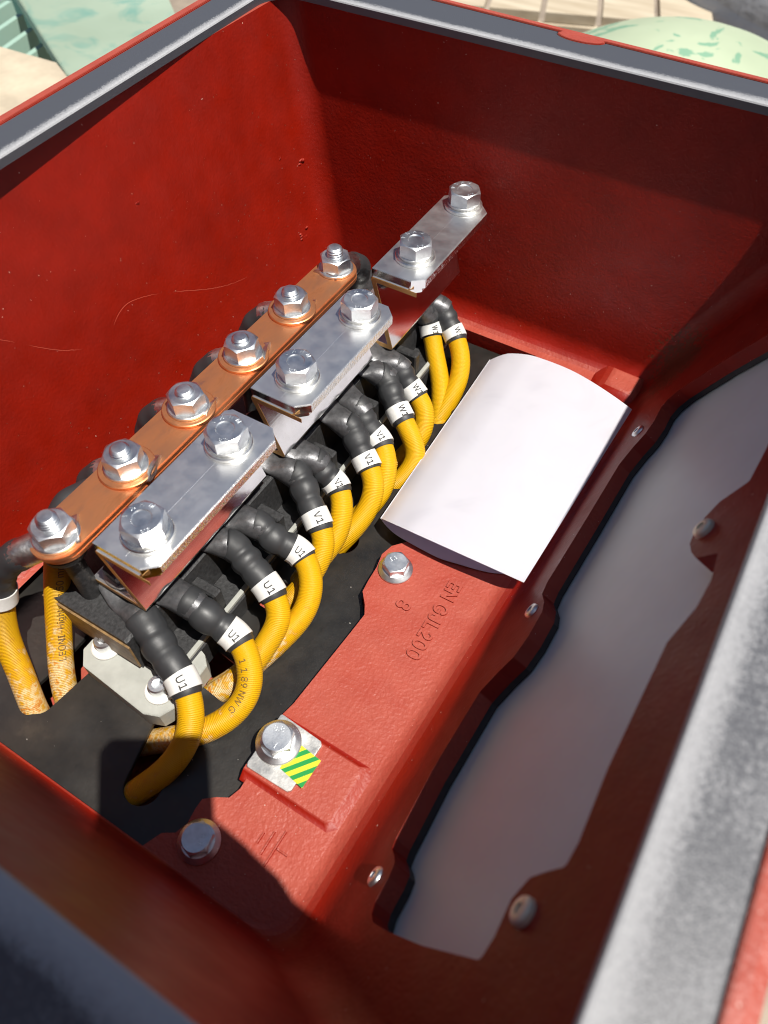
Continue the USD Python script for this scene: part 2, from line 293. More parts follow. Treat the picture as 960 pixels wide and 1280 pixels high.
def revolve(profile, seg=40, at=(0, 0, 0), closed=True):
    """Solid of revolution of (r, z) points, bottom to top."""
    th = np.linspace(0, 2 * np.pi, seg, endpoint=False)
    rings = [np.column_stack([r * np.cos(th), r * np.sin(th), np.full(seg, z)]) for r, z in profile]
    return rings_solid(rings).apply_translation(at)
def hexpoly(af, rot=0.0):
    a = np.radians(np.arange(6) * 60 + 30) + rot
    return sg.Polygon(np.column_stack([np.cos(a), np.sin(a)]) * af / math.sqrt(3))
def hex_head(af, h, rot, dish=0.0):
    """Hexagon with the turned chamfer of a bolt head."""
    R0 = af / math.sqrt(3)
    cone = man(revolve([(R0 + 1, -0.01), (R0 + 0.6, h - (R0 + 0.6 - af * 0.47) * 0.55), (af * 0.47, h - 0.0), (af * 0.44, h + 0.001)], 48))
    out = prism(hexpoly(af, rot), 0, h + 0.001) ^ cone
    if dish: out -= man(revolve([(dish - 0.5, h - 0.45), (dish, h + 0.1), (0.3 + dish, h + 1)], 36))
    return out
def tube(path, radii, sides=24, caps=True, u0=0.0, u1=1.0):
    """(trimesh, uv, frames): a tube along the path; uv = (arc length in m, 0..1 along)."""
    p = np.asarray(path, float); t = np.gradient(p, axis=0); t /= np.linalg.norm(t, axis=1, keepdims=True)
    n = np.zeros_like(p); a = np.cross(t[0], [0, 0, 1.0]); n[0] = a / np.linalg.norm(a)
    for i in range(1, len(p)):
        v = n[i - 1] - t[i] * (n[i - 1] @ t[i]); n[i] = v / np.linalg.norm(v)
    b = np.cross(t, n); ang = np.linspace(0, 2 * np.pi, sides + 1)
    r = np.broadcast_to(radii, (len(p),))[:, None, None]
    v = p[:, None] + r * (np.cos(ang)[None, :, None] * n[:, None] + np.sin(ang)[None, :, None] * b[:, None])
    s = np.r_[0, np.cumsum(np.linalg.norm(np.diff(p, axis=0), axis=1))]
    uv = np.stack([np.broadcast_to((s * 0.01)[:, None], v.shape[:2]), np.broadcast_to((u0 + (u1 - u0) * s / s[-1])[:, None], v.shape[:2])], -1)
    m = sides + 1; f = []
    i, j = np.meshgrid(np.arange(len(p) - 1), np.arange(sides), indexing='ij')
    q = np.stack([i * m + j, i * m + j + 1, (i + 1) * m + j + 1, (i + 1) * m + j], -1).reshape(-1, 4)
    f = [q[:, [0, 1, 2]], q[:, [0, 2, 3]]]; V = v.reshape(-1, 3); UV = uv.reshape(-1, 2)
    if caps:
        c0 = np.full(sides, len(V)); c1 = c0 + 1; k = np.arange(sides)
        f += [np.stack([k + 1, k, c0], 1), np.stack([k + (len(p) - 1) * m, k + 1 + (len(p) - 1) * m, c1], 1)]
        V = np.vstack([V, p[0], p[-1]]); UV = np.vstack([UV, UV[0], UV[-1]])
    return trimesh.Trimesh(V, np.vstack(f), process=False), UV, (p, t, n, b, s)
def spline(pts, step=1.5):
    p = np.asarray(pts, float); s = np.r_[0, np.cumsum(np.linalg.norm(np.diff(p, axis=0), axis=1))]
    cs = CubicSpline(s, p); u = np.linspace(0, s[-1], max(int(s[-1] / step), 8)); q = cs(u)
    d = np.r_[0, np.cumsum(np.linalg.norm(np.diff(q, axis=0), axis=1))]; w = np.linspace(0, d[-1], max(int(d[-1] / step), 8))
    return np.column_stack([np.interp(w, d, q[:, k]) for k in range(3)]), s * d[-1] / s[-1], d[-1]
def rotz(t, deg):
    t = to_tm(t).copy(); t.apply_transform(trimesh.transformations.rotation_matrix(math.radians(deg), [0, 0, 1])); return t
def move(t, d):
    t = to_tm(t).copy(); t.apply_translation(d); return t
def ell(c, r, sub=3):
    s = trimesh.creation.icosphere(sub, 1.0); s.apply_scale(r); s.apply_translation(c); return s

# ------------------------------------------------------------------ terminal box: the casting
TH = math.radians(64)                                   # slope of the wall with the cable entry
W = np.array([0.033, 1, 0]); W /= np.linalg.norm(W)
Eo = np.array([W[1], -W[0], 0])
U = Eo * math.cos(TH) + np.array([0, 0, math.sin(TH)])
N = -Eo * math.sin(TH) + np.array([0, 0, math.cos(TH)])
O = np.array([-49.5, 0, 0])
def on_wall(t, s, d=0.0): return O + W * t + U * s + N * d
WALLM = np.eye(4); WALLM[:3, 0], WALLM[:3, 1], WALLM[:3, 2], WALLM[:3, 3] = W, U, N, O   # (t, s, out of the wall) -> world; left-handed
def wall_mesh(t):
    """Mesh drawn in wall coordinates (t, s, d) put into the world."""
    t = to_tm(t).copy(); t.apply_transform(WALLM)
    if t.volume < 0: t.invert()
    return t

def cavity_lines(z, inset=0.0):
    ze = max(z, 0)
    right = O + Eo * (ze / math.tan(TH))
    k = ze / 182.0
    near = 6.0 + (-19 - 6.0) * k
    far = 419.0 + 10.5 * k ** 0.85
    xl = -296.0 - 29.0 * k
    return [((0, near + inset * 0.25), (1, 0)), ((right - Eo * inset)[:2], W[:2]), ((0, far - inset), (-1, 0)), ((xl + inset, 192), (-0.0135 * -1 * -1 * k * -1, -1))]
CORNER = 15
rf = 15.0
rings = []
for a in np.linspace(0, 1, 7):                            # fillet between the floor and the walls
    an = math.pi / 2 * a; z = rf * (1 - math.cos(an)); ins = rf * (1 - math.sin(an)) * 0.8
    rings.append(z_of(ring(cavity_lines(z, ins), CORNER), z))
for z in np.linspace(rf, 190, 8)[1:]:
    rings.append(z_of(ring(cavity_lines(z), CORNER), z))
cavity = man(rings_solid(rings))

LEDGE = [(-133, -30), (-132, 9.5), (-128.5, 17.5), (-123, 21), (-121, 27), (-122, 34), (-122, 39), (-117, 43), (-111.5, 46), (-109.5, 52), (-110, 60), (-113, 65), (-114, 70), (-114, 90), (-112, 100), (-108.5, 150),
         (-107.8, 162), (-111, 167.5), (-116.5, 174), (-117.5, 182), (-118, 192), (-120, 201), (-118, 209), (-112, 216), (-110, 225), (-112, 406)]
pit = sg.Polygon([(-294, 8), (-133, 8), *LEDGE[1:], (-112, 405), (-294, 405)]).buffer(0)
shell_top = 182.0
def rim_lines(k):
    """Plan lines of the rim: k=0 gasket's inner edge, 1 gasket's outer edge, 2 edge of the flange."""
    a = {0: (-15, 31.0, 424, -317.0), 1: (-45, 54.0, 450, -338.5), 2: (-49, 59.0, 456, -345.5)}[k]
    fx = {0: 0.0, 1: 4.0, 2: 4.0}[k]
    return [((0, a[0]), (1, 0)), ((a[1], 100), (0.004, 1)), ((-115, a[2]), (-1, fx / 125.0)), ((a[3], 192), (0.062, -1))]
def rimring(k, r, off=0.0, n=12):
    L = rim_lines(k)
    out = []
    for p, d in L:
        d = np.array(d, float); d /= np.linalg.norm(d); out.append((np.array(p, float) - np.array([-d[1], d[0]]) * off, d))
    return ring(out, r, n)
outer = man(rings_solid([z_of(rimring(2, 34, 9), -90), z_of(rimring(2, 34, 9), 166), z_of(rimring(2, 34, 8), 170), z_of(rimring(2, 34, 1.2), 171), z_of(rimring(2, 34, 1.2), 172.2), z_of(rimring(2, 34, 0), 172.8),
                         z_of(rimring(2, 34, 0), 180), z_of(rimring(2, 34, -0.8), 181.5), z_of(rimring(2, 34, -2), shell_top)]))
cast = outer - cavity
# the wall with the cable entry is only 9 mm thick: cut away what lies outside it below the flange
cut = wall_mesh(box(-200, 700, -160, 185, -150, -8.0))
cut = man(cut) ^ box(-400, 400, -400, 900, -200, 160)
cast -= cut
OPEN_T = [(33, 140), (31, 105), (31, 75), (32, 60), (35, 54), (39, 51.5), (49, 51), (55, 49), (58, 44), (60.5, 38), (65, 36), (98, 32), (142, 33), (153, 41), (160, 48), (172, 51), (188, 50.5), (196, 46), (204, 38), (213, 36), (260, 38), (306, 39),
          (318, 44), (327, 50), (338, 52), (351, 51), (357, 54), (360, 62), (359, 94), (354, 127), (348, 140), (330, 157), (300, 163), (237, 166), (219, 164.5), (214, 152), (208, 147.5), (201, 145), (194, 145.5), (188, 149), (183, 153.5), (181, 165), (167, 167.5), (155, 166), (142, 159),
          (94, 158), (70, 160), (62.5, 159), (60.5, 152), (58, 145), (51, 141), (40, 141.5)]
open_poly = sg.Polygon(OPEN_T).buffer(2.2).buffer(-4.4).buffer(2.2)
cast -= man(wall_mesh(prism(open_poly, -30, 40)))
cast -= prism(pit, -60, 30) ^ box(-400, 0, -40, 500, -60, 0.0)
# raised pad of the earth terminal, casting blemishes and pimples
PZ = 2.8
cast += hull([(x, y, z) for z, q in ((-2, ((-113.2, 55.5), (-61, 54.5), (-55.5, 60), (-54.0, 89), (-58, 94.2), (-113.2, 94.5))), (PZ - 0.5, ((-113.2, 59.6), (-66, 59), (-63.5, 61.5), (-62.5, 86.5), (-65.5, 89.6), (-113.2, 90.2))), (PZ, ((-113.2, 60.4), (-66.6, 59.8), (-64.5, 62.2), (-63.5, 86.0), (-66, 88.8), (-113.2, 89.4)))) for x, y in q])
cast += hull([(x, y, z) for z, q in ((-2, ((-70, 384), (-26, 380), (-24, 420), (-72, 420))), (5.5, ((-62, 391), (-34, 389), (-31, 414), (-62, 416))), (8.2, ((-58, 394), (-39, 392.5), (-36, 412), (-58, 413))), (9.2, ((-55, 397), (-42, 396), (-40, 410), (-55, 411)))) for x, y in q])
rng = np.random.default_rng(5)
for c, r in [((-313.5, 409, 92), (2.6, 6, 3)), ((-311, 411, 86), (2.4, 5, 2)), ((-309, 411, 62), (2, 3, 3)), ((-325.5, 300, 150), (1.0, 5, 2)), ((-324, 330, 140), (1.0, 2, 5)), ((-318, 318, 120), (1.2, 2.5, 2)), ((-303, 392, 40), (2, 4, 2.5)), ((-313, 385, 96), (1.0, 2, 2)), ((-317, 260, 126), (1, 2, 3))]:
    for q in range(5):
        cast += man(ell(np.array(c) + rng.normal(size=3) * np.array(r) * (0.2, 0.7, 0.8), np.array(r) * rng.uniform(0.22, 0.55, 3), 1))
BOX = thing('terminal_box', 'open red cast iron terminal box of a large motor with black rim gasket', 'terminal box', (-140, 200, 0))
obj('casting', cast, M_RED, BOX, smooth=35)
# lettering and earth symbol, raised on the ledge
def ledge_text(s, h, at, ang, sx=1.0):
    t = meshkit.text_mesh(s, h, 1.15, bold=True); t.apply_scale([sx, 1, 1]); t = rotz(t, ang); return move(t, at)
obj('raised_lettering', ledge_text('EN GJL200', 7.8, (-77.3, 206.3, -0.12), -89.0, 0.93), M_RED, BOX, label='raised cast letters EN GJL200')
obj('raised_lettering', ledge_text('8', 8.0, (-96.0, 182.2, -0.12), -92.5), M_RED, BOX, label='raised cast digit 8')
def bar2(a, b, w=1.3, h=0.9):
    a, b = np.array(a, float), np.array(b, float); d = (b - a) / np.linalg.norm(b - a); n = np.array([-d[1], d[0]])
    lo = [(*(p + n * s * w), -0.3) for p in (a, b) for s in (-0.5, 0.5)] + [(*(p + n * s * w * 0.5), h) for p in (a, b) for s in (-0.5, 0.5)]
    return hull(lo)
obj('earth_symbol', [bar2((-79.4, 47.6), (-79.6, 30.2)), bar2((-83.9, 44.8), (-83.8, 33.5)), bar2((-87.9, 42), (-88, 36.6)), bar2((-78.6, 39.2), (-73.0, 39.2))], M_RED, BOX, label='raised earth symbol')
NOTCH = [((-139, 449.5), (14.5, 6.5)), ((-341, 196), (7, 15))]
def notch_poly(c, w, k=0.0):
    th = np.linspace(0, 2 * np.pi, 32, endpoint=False)
    return sg.Polygon(np.column_stack([c[0] + (w[0] - k) * np.cos(th), c[1] + (w[1] - k) * np.sin(th)]))
lip = sg.Polygon(rimring(2, 34, -0.6)).difference(sg.Polygon(rimring(1, 30, 0)).buffer(0.35))
for c_, w_ in NOTCH: lip = lip.union(notch_poly(c_, w_, 0.5) & sg.Polygon(rimring(2, 34, -0.6)))
obj('flange_lip', prism(lip, 181.0, 187.4, ch=1.0), M_RED, BOX, smooth=35)
# rim gasket
g_in, g_out = rimring(0, 20), rimring(1, 30)
def gasket_mesh():
    prof = [(g_out, 182.05), (rimring(1, 30, 0.0), 186.2), (rimring(1, 30, -0.8), 187.0), (rimring(0, 20, 1.4), 187.0), (rimring(0, 20, 0.4), 186.7), (g_in, 186.0), (g_in, 182.05)]
    P = np.array([z_of(p, z) for p, z in prof]); n, m = P.shape[:2]; f = []
    for i in range(n):
        k = (i + 1) % n; a = np.arange(m); b = np.roll(a, -1)
        f += [np.stack([a + i * m, b + i * m, b + k * m], 1), np.stack([a + i * m, b + k * m, a + k * m], 1)]
    t = trimesh.Trimesh(P.reshape(-1, 3), np.vstack(f), process=False)
    if t.volume < 0: t.invert()
    g = man(t)
    for c, w in NOTCH: g -= prism(notch_poly(c, w), 170, 200)
    return to_tm(g)
gm = gasket_mesh()
gm = trimesh.Trimesh(gm.vertices[gm.faces.ravel()], np.arange(len(gm.faces) * 3).reshape(-1, 3), process=False)   # split: flat faces keep their own shading
inner_poly = sg.Polygon(g_in)
from shapely import distance, points as shp_points
dist = distance(inner_poly.exterior, shp_points(gm.vertices[:, :2]))
side = (gm.vertices[gm.faces].ptp(1)[:, 2] if hasattr(gm.vertices, 'ptp') else np.ptp(gm.vertices[gm.faces], axis=1)[:, 2]) > 2.0
side = np.repeat(side, 3)
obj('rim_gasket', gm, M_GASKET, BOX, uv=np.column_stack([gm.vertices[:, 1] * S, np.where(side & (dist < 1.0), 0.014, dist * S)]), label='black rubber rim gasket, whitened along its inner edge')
# entry gasket and grey plate behind the opening
gp = sg.box(2, -6, 385, 184)
obj('entry_gasket', wall_mesh(prism(gp.difference(open_poly.buffer(1.0)), -11.6, -8.05)), M_BLACK, BOX, label='black gasket between the wall and the grey plate')
def grey_plate():
    nx, ny = 44, 24
    t, s = np.meshgrid(np.linspace(-2, 389, nx), np.linspace(-10, 187, ny), indexing='ij')
    d = -12.0 + 0.12 * (meshkit.fbm(np.stack([t / 90, s / 90, t * 0], -1), 2, 7) - 0.9)
    v = np.stack([t, s, d], -1).reshape(-1, 3); v = np.vstack([v, v - [0, 0, 3.5]])
    i, j = np.meshgrid(np.arange(nx - 1), np.arange(ny - 1), indexing='ij'); a = i * ny + j
    q = np.stack([a, a + ny, a + ny + 1, a + 1], -1).reshape(-1, 4); k = nx * ny
    return wall_mesh((v, np.vstack([q, q[:, ::-1] + k])))
obj('entry_plate', grey_plate(), M_GREY, BOX, smooth=True, label='blank grey plate closing the cable entry')
def entry_screw(t, s, h, r=4.3):
    m = man(revolve([(r + 0.2, -0.5), (r, h - 1.0), (r - 0.5, h - 0.3), (r - 1.6, h), (0.4, h + 0.05)], 24)) - man(move(revolve([(1.9, 0), (1.9, 3)], 6), (0, 0, h - 0.7)))
    return wall_mesh(move(m, (t, s, 0)))
for t_, s_, h_ in ((48, 38.8, 1.6), (192, 38.3, 1.8), (337, 38.3, 1.6), (199, 151, 2.4), (48, 150.5, 2.4)):
    obj('entry_screw', entry_screw(t_, s_, h_), M_YZINC if s_ > 100 else M_ZINC, BOX, smooth=40)
# hair-thin paint line on the left wall
cr = [(-313.7, 146, 116), (-311.6, 162, 100.6), (-309.6, 174.7, 88.9), (-307.8, 193, 78.5), (-307.4, 204, 76)]
cr2 = [(-307.6, 207, 76.5), (-308.1, 211, 79.4), (-309, 223, 85.1), (-308.6, 238.7, 82.4), (-306.5, 265.1, 70.2), (-302.5, 324.3, 45.6)]
def crack(pts):
    p, _, _ = spline(pts, 2.0); k = np.clip(p[:, 2], 0, 182) / 182
    p[:, 0] = -296.0 - 29.0 * k - 0.0135 * k * (p[:, 1] - 192) + 0.0; p += 0.25 * (meshkit.noise(p * 0.7, 3)[:, None] - 0.5) * [0, 1, 1]
    return tube(p, 0.15, 6)[0]
M_CRACK = simple('paint_line', (0.42, 0.085, 0.05), 0.5)
obj('paint_line', [crack(cr), crack(cr2)], M_CRACK, BOX, label='thin pale line in the paint of the sunlit wall')
# flanged bolts that hold the box, each with its washer flange
def flange_bolt(parent, at, rot, af=13.4, fl=20.0, h=6.5, text=None, tang=0):
    b = obj('flange_bolt', move(hex_head(af, h, rot), np.array(at) + [0, 0, 2.0]), M_ZINC, parent, smooth=25)
    obj('flange', move(revolve([(fl / 2 - 0.3, 0), (fl / 2, 0.5), (fl / 2, 1.2), (fl / 2 - 0.5, 1.7), (af * 0.58, 3.2), (0.3, 3.3)], 44), at), M_ZINC, b, smooth=30)
    if text:
        obj('head_marking', move(rotz(text, tang), np.array(at) + [0, 0, 2.0 + h]), M_ZINC, b)
def marks(strings, h, r):
    out = []
    for s, ang in strings:
        t = meshkit.text_mesh(s, h, 0.28); t.apply_translation((-t.bounds[:, 0].mean(), r - h / 2, -0.05)); out.append(rotz(t, ang))
    return trimesh.util.concatenate(out)
flange_bolt(BOX, (-111, 23.5, 0.05), 0.25, text=marks([('8.8', 0)], 2.6, 3.0), tang=-75)
flange_bolt(BOX, (-107.8, 196, 0.05), 0.1, text=marks([('8.8', 0)], 2.2, 2.6), tang=60)

# ------------------------------------------------------------------ black insulating sheet over the throat
def slot(x0, y0, x1, y1, r): return sg.LineString([(x0, y0), (x1, y1)]).buffer(r)
sheet = pit.buffer(-0.7).intersection(sg.box(-292, 8, -100, 403))
sheet = sheet.difference(sg.box(-236, 62, -170, 398))
for a in ((-163, 64, -154, 30, 9.5), (-185, 98, -149, 94, 10), (-185, 152, -153, 150, 10), (-185, 205, -149, 203, 10), (-185, 270, -145, 268, 10), (-185, 326, -150, 326, 10),
          (-226, 70, -230.5, 36, 8.0), (-240, 120, -258, 120, 9), (-240, 172, -258, 172, 9), (-240, 214, -258, 214, 9), (-240, 262, -258, 262, 9), (-240, 330, -258, 330, 9)):
    sheet = sheet.difference(slot(*a))
if sheet.geom_type != 'Polygon': sheet = max(sheet.geoms, key=lambda g: g.area)
sheet = sheet.buffer(-0.8).buffer(0.8)
SH = obj('insulating_sheet', prism(sheet, -12.0, -9.0, ch=0.6), M_BLACKSHEET)
tag(stage.GetPrimAtPath(SH), 'black insulating sheet with cable slots lying beside the red ledge', 'insulating sheet')
# red web of the casting and the dark throat below the sheet
obj('casting', [box(-205, -120, 52, 60, -60, -42, 1), box(-290, -215, 96, 104, -40, -24, 2)], M_RED, BOX)
TH_ = obj('motor_throat', [box(-300, -100, 0, 415, -96, -88), move(trimesh.creation.cylinder(26, 300, sections=40).apply_transform(trimesh.transformations.rotation_matrix(math.pi / 2, [1, 0, 0])), (-250, 230, -58))], M_BLACK)
tag(stage.GetPrimAtPath(TH_), kind='structure')

# ------------------------------------------------------------------ terminal block
BLK = thing('terminal_block', 'long black moulded terminal block standing under the copper and tinned bars', 'terminal block', (-215, 230, -9))
obj('base_rail', box(-240, -169, 76, 392, -14, 6, 1.0), M_BLOCK, BLK)
obj('edge_strip', box(-172.6, -169.8, 78, 390, 6, 8.6, 0.4), M_CLAMP, BLK, label='pale strip along the foot of the block')
body = hull([(x, y, z) for y in (74, 392) for x, z in ((-248, 6), (-188, 6), (-190, 31.4), (-191.5, 32.6), (-244.5, 32.6), (-246, 31.4))])
body -= box(-239, -196, 60, 82, 12, 20)
obj('body', body, M_BLOCK, BLK, smooth=20)
M_EDGE = simple('laminate_edge', (0.20, 0.12, 0.05), 0.5, var=0.4, vscale=300)
obj('laminate_edge', [hull([(x, y, z) for x in (-247.6, -188.5) for y in (72.8, 73.9) for z in (8, 29.5)])], M_EDGE, BLK, label='brown laminated near end of the block')
for y in (122, 179, 234, 283, 337, 388):
    obj('barrier', box(-189.5, -173, y - 3.2, y + 3.2, 5, 25, 1.0), M_BLOCK, BLK)
NUT_Y = [86.8 + 46.75 * i for i in range(6)]
for y in NUT_Y:
    obj('stud_pillar', revolve([(5, 31), (5, 33), (5, 70), (10.5, 71.5), (10.8, 74.3), (0.3, 74.4)], 32, at=(-225, y, 0)), M_BLOCK, BLK)

# clamp plate with two socket screws at the near end of the block
CL = thing('clamp_plate', 'pale grey insulating plate with cut corners and two socket screws below the front bar', 'clamp plate', (-192, 78, 0))
clp = sg.Polygon([(-223, 80), (-223, 66), (-216.5, 59), (-172, 55.5), (-164, 58.5), (-160.5, 66), (-161, 92), (-166, 96.5), (-186, 103), (-204, 101)])
obj('plate', prism(clp, -8.5, 5.0, ch=0.8), M_CLAMP, CL)
for x, y in ((-213, 73.5), (-172.5, 69.5)):
    w = obj('washer', revolve([(7.7, 5.0), (8.0, 5.4), (8.0, 6.4), (7.4, 6.9), (0.3, 6.9)], 36, at=(x, y, 0)), M_NYLON, CL)
    hd = man(revolve([(4.9, 6.9), (5.0, 7.2), (5.0, 12.6), (4.4, 13.4), (0.3, 13.45)], 36)) - prism(hexpoly(5.0, 0.3), 9.5, 14)
    obj('socket_screw', move(hd, (x, y, 0)), M_ZINC, CL, smooth=30)

# ------------------------------------------------------------------ copper star bar with its six nuts
CU = thing('copper_bar', 'long orange copper busbar with six nuts', 'busbar', (-225, 204, 74))
def stadium(y0, y1, r, x=-225.0): return sg.LineString([(x, y0), (x, y1)]).buffer(r, quad_segs=16)
obj('lower_bar', prism(stadium(NUT_Y[0] + 1.0, NUT_Y[5], 12.6, -224.6), 77.2, 79.9, ch=0.5), M_COPPER, CU)
obj('upper_bar', prism(stadium(NUT_Y[0], NUT_Y[5], 12.8), 80.1, 83.0, ch=0.7), M_COPPER, CU)
NUTROT = [0.30, 0.55, 0.05, 0.42, 0.20, 0.75]
def thread(r, z0, z1, pitch=1.5, top_ch=1.0):
    pr = [(r - 0.5, z0)]; z = z0
    while z < z1 - top_ch - pitch:
        pr += [(r, z + pitch * 0.35), (r, z + pitch * 0.6), (r - 0.7, z + pitch)]; z += pitch
    pr += [(r - 0.3, z1 - top_ch), (r - 1.2, z1 - 0.2), (r - 1.6, z1), (0.3, z1 + 0.02)]
    return pr
STUD = [20.5, 18.6, 17.6, 17.8, 18.6, 20.8]
for i, y in enumerate(NUT_Y):
    if i in (1, 2, 3, 4):
        obj('copper_disc', revolve([(13.9, 83.02), (14.1, 83.3), (14.1, 84.6), (13.6, 85.0), (0.3, 85.0)], 44, at=(-225, y, 0)), M_COPPER, CU)
    zb = 85.05 if i in (1, 2, 3, 4) else 83.05
    o = np.array([-225.0, y, zb])
    obj('washer', move(revolve([(10.7, 0), (11.0, 0.3), (11.0, 1.5), (10.5, 1.9), (0.3, 1.9)], 44), o), M_WASHER, CU)
    nn = move(hex_head(17.0, 8.0, NUTROT[i]), o + [0, 0, 1.9])
    n_ = obj('nut', nn, M_ZINC, CU, smooth=25)
    obj('stud', move(revolve(thread(4.9, 8.0, STUD[i] - 5.0), 32), o), M_ZINC, n_, smooth=30)

# ------------------------------------------------------------------ three tinned link bars, S-shaped in section
def link_bar(label, y0, y1, xl, xr, zt, bolts, rots, xweb, yb0, yb1):
    T = thing('link_bar', label, 'busbar', ((xl + xr) / 2, (y0 + y1) / 2, 33), group='tinned link bars')
    zs = zt - 5.7                                                             # the bent bar lies under a flat top plate
    c = sg.LineString([(xr - 2.0, zs - 1.75), (xl + 1.9, zs - 1.75), (xweb, 41.0), (-224, 41.0)]).buffer(1.75, cap_style='flat', join_style='round', quad_segs=8)
    c = c.buffer(-0.4).buffer(0.4, quad_segs=3)
    e = trimesh.creation.extrude_polygon(c, y1 - y0, engine='earcut')          # (x, z, along) -> (x, along, z)
    v = np.column_stack([e.vertices[:, 0], y0 + e.vertices[:, 2], e.vertices[:, 1]])
    m = trimesh.Trimesh(v, e.faces, process=False)
    if m.volume < 0: m.invert()
    m = man(m)
    k = 6.5
    for yy, sgn in ((y0, 1), (y1, -1)):                                        # clipped outer corners of the top
        m -= prism(sg.Polygon([(xr + 1, yy - sgn), (xr - k - 3, yy - sgn), (xr + 1, yy + sgn * (k + 3))]).buffer(0), zt - 12, zt + 5)
    obj('bent_bar', m, M_TIN, T, smooth=30)
    ee = trimesh.creation.extrude_polygon(c.buffer(-0.25), 0.25, engine='earcut'); ee = trimesh.Trimesh(np.column_stack([ee.vertices[:, 0], y0 - 0.2 + ee.vertices[:, 2], ee.vertices[:, 1]]), ee.faces[:, ::-1], process=False)
    obj('cut_edge', ee, M_CUT, T, label='bare copper-coloured cut edge')
    pl = sg.Polygon([(xl + 0.6, y0 + 0.6), (xr - k, y0 + 0.6), (xr, y0 + k), (xr, y1 - k), (xr - k, y1), (xl + 3.6, y1), (xl + 0.6, y1 - 3)])
    obj('top_plate', prism(pl, zs + 0.02, zt, ch=0.7), M_TIN, T, smooth=30)
    xm = (bolts[0][0] + bolts[1][0]) / 2
    obj('scribe_line', box(xm + 0.2 - 0.18, xm + 0.2 + 0.18, y0 + 2.5, y1 - 2, zt - 0.2, zt + 0.05), M_SCRIBE, T)
    for (bx, by), rt in zip(bolts, rots):
        o = np.array([bx, by, zt + 0.03])
        w_ = obj('washer', move(revolve([(11.8, 0), (12.1, 0.3), (12.1, 2.0), (11.6, 2.5), (0.3, 2.5)], 48), o), M_WASHER, T)
        obj('spring_washer', move(revolve([(10.3, 2.5), (10.5, 2.7), (10.5, 4.0), (10.2, 4.2), (0.3, 4.2)], 40), o), M_WASHER, T)
        b_ = obj('hex_bolt', move(hex_head(18.6, 8.0, rt, 4.9), o + [0, 0, 4.2]), M_ZINC, T, smooth=25)
        obj('head_marking', move(rotz(marks([('8.8', 0), ('M', 130), ('H', 165), ('X', 200), ('V', 235)], 2.2, 7.6), math.degrees(rt) + 200), o + [0, 0, 12.2]), M_ZINC, b_)
        obj('shank', move(revolve([(4.5, -22), (5.2, -21), *[(rr, -21 + 1.6 * q + a) for q in range(9) for rr, a in ((5.9, 0.4), (5.2, 1.2))], (5.8, -5.5), (0.3, -5.4)], 28), o), M_STEELDARK, b_)
    for yy in (yb0, yb1):
        o = np.array([-211.0, yy, 43.7])
        obj('lower_washer', move(revolve([(10.3, 0), (10.5, 0.3), (10.5, 1.6), (0.3, 1.7)], 36), o), M_WASHER, T)
        obj('lower_bolt', move(hex_head(16, 7, 0.4), o + [0, 0, 1.7]), M_STEELDARK, T, smooth=25)
link_bar('front tinned link bar with two bolts, nearest the near wall', 90.5, 189.5, -206.5, -171.2, 87.0, [(-187.2, 107.6), (-189.0, 168.8)], [0.60, 0.18], -190.3, 101, 150)
link_bar('middle tinned link bar with two bolts, between two others of its kind', 207, 303.5, -206.0, -170.5, 86.0, [(-188.0, 226.5), (-186.5, 287.0)], [0.05, 0.14], -190.0, 214, 262)
link_bar('far tinned link bar standing highest, its end close to the shaded wall', 317.5, 412, -197.8, -164.0, 96.0, [(-180.1, 340.0), (-180.3, 403.8)], [0.52, 0.62], -183.5, 327, 370)

# ------------------------------------------------------------------ cables
def wrap_text(text, h, r, fr, s0, ang, depth=0.12, bold=True, way=1):
    """Lettering laid on a tube: reads along it, tops of the letters towards growing angle."""
    p, t, n, b, s = fr
    m = meshkit.text_mesh(text, h, depth, bold=bold); v = m.vertices
    m2 = m.subdivide() if len(m.faces) < 4000 else m; v = m2.vertices
    u = s0 + way * v[:, 0]; a = ang - way * (v[:, 1] - h / 2) / r; rad = r + 0.02 + v[:, 2]
    q = lambda k: np.column_stack([np.interp(u, s, k[:, i]) for i in range(3)])
    c, nn, bb = q(p), q(n), q(b)
    out = c + rad[:, None] * (np.cos(a)[:, None] * nn + np.sin(a)[:, None] * bb)
    return trimesh.Trimesh(out, m2.faces, process=False)
EYE = np.array([0.0, 0.0, 360.0])
def facing(fr, s0, turn=0.0):
    """Angle round the tube whose surface looks up and to the ledge side, where the print sits."""
    p, t, n, b, s = fr
    i = int(np.argmin(np.abs(s - s0))); d = np.array([0.45, -0.30, 0.80])
    return math.atan2(d @ b[i], d @ n[i]) + turn
def lug(parent, p0, d, up, mtl, r=8.2, palm=16):
    """Crimped lug: barrel along d from p0, flattened palm behind it."""
    d = d / np.linalg.norm(d); sdir = np.cross(d, up); sdir /= np.linalg.norm(sdir); up = np.cross(sdir, d)
    pts = []
    a = np.linspace(0, 2 * np.pi, 20, endpoint=False)
    def ringp(o, rs, ru): return [o + sdir * rs * math.cos(x) + up * ru * math.sin(x) for x in a]
    sec = [(-palm - 12, 8.5, 1.9, 0), (-palm + 2, 9.6, 2.0, 0), (-palm + 7, 9.2, 2.6, -0.4), (-5, 8.4, 6.6, 0), (0, r, r - 0.3, 0), (6, r, r, 0), (9, r - 0.6, r - 0.6, 0)]
    R_ = [ringp(p0 + d * o + up * w, rs, ru) for o, rs, ru, w in sec]
    m = rings_solid(R_)
    if m.volume < 0: m.invert()
    return m
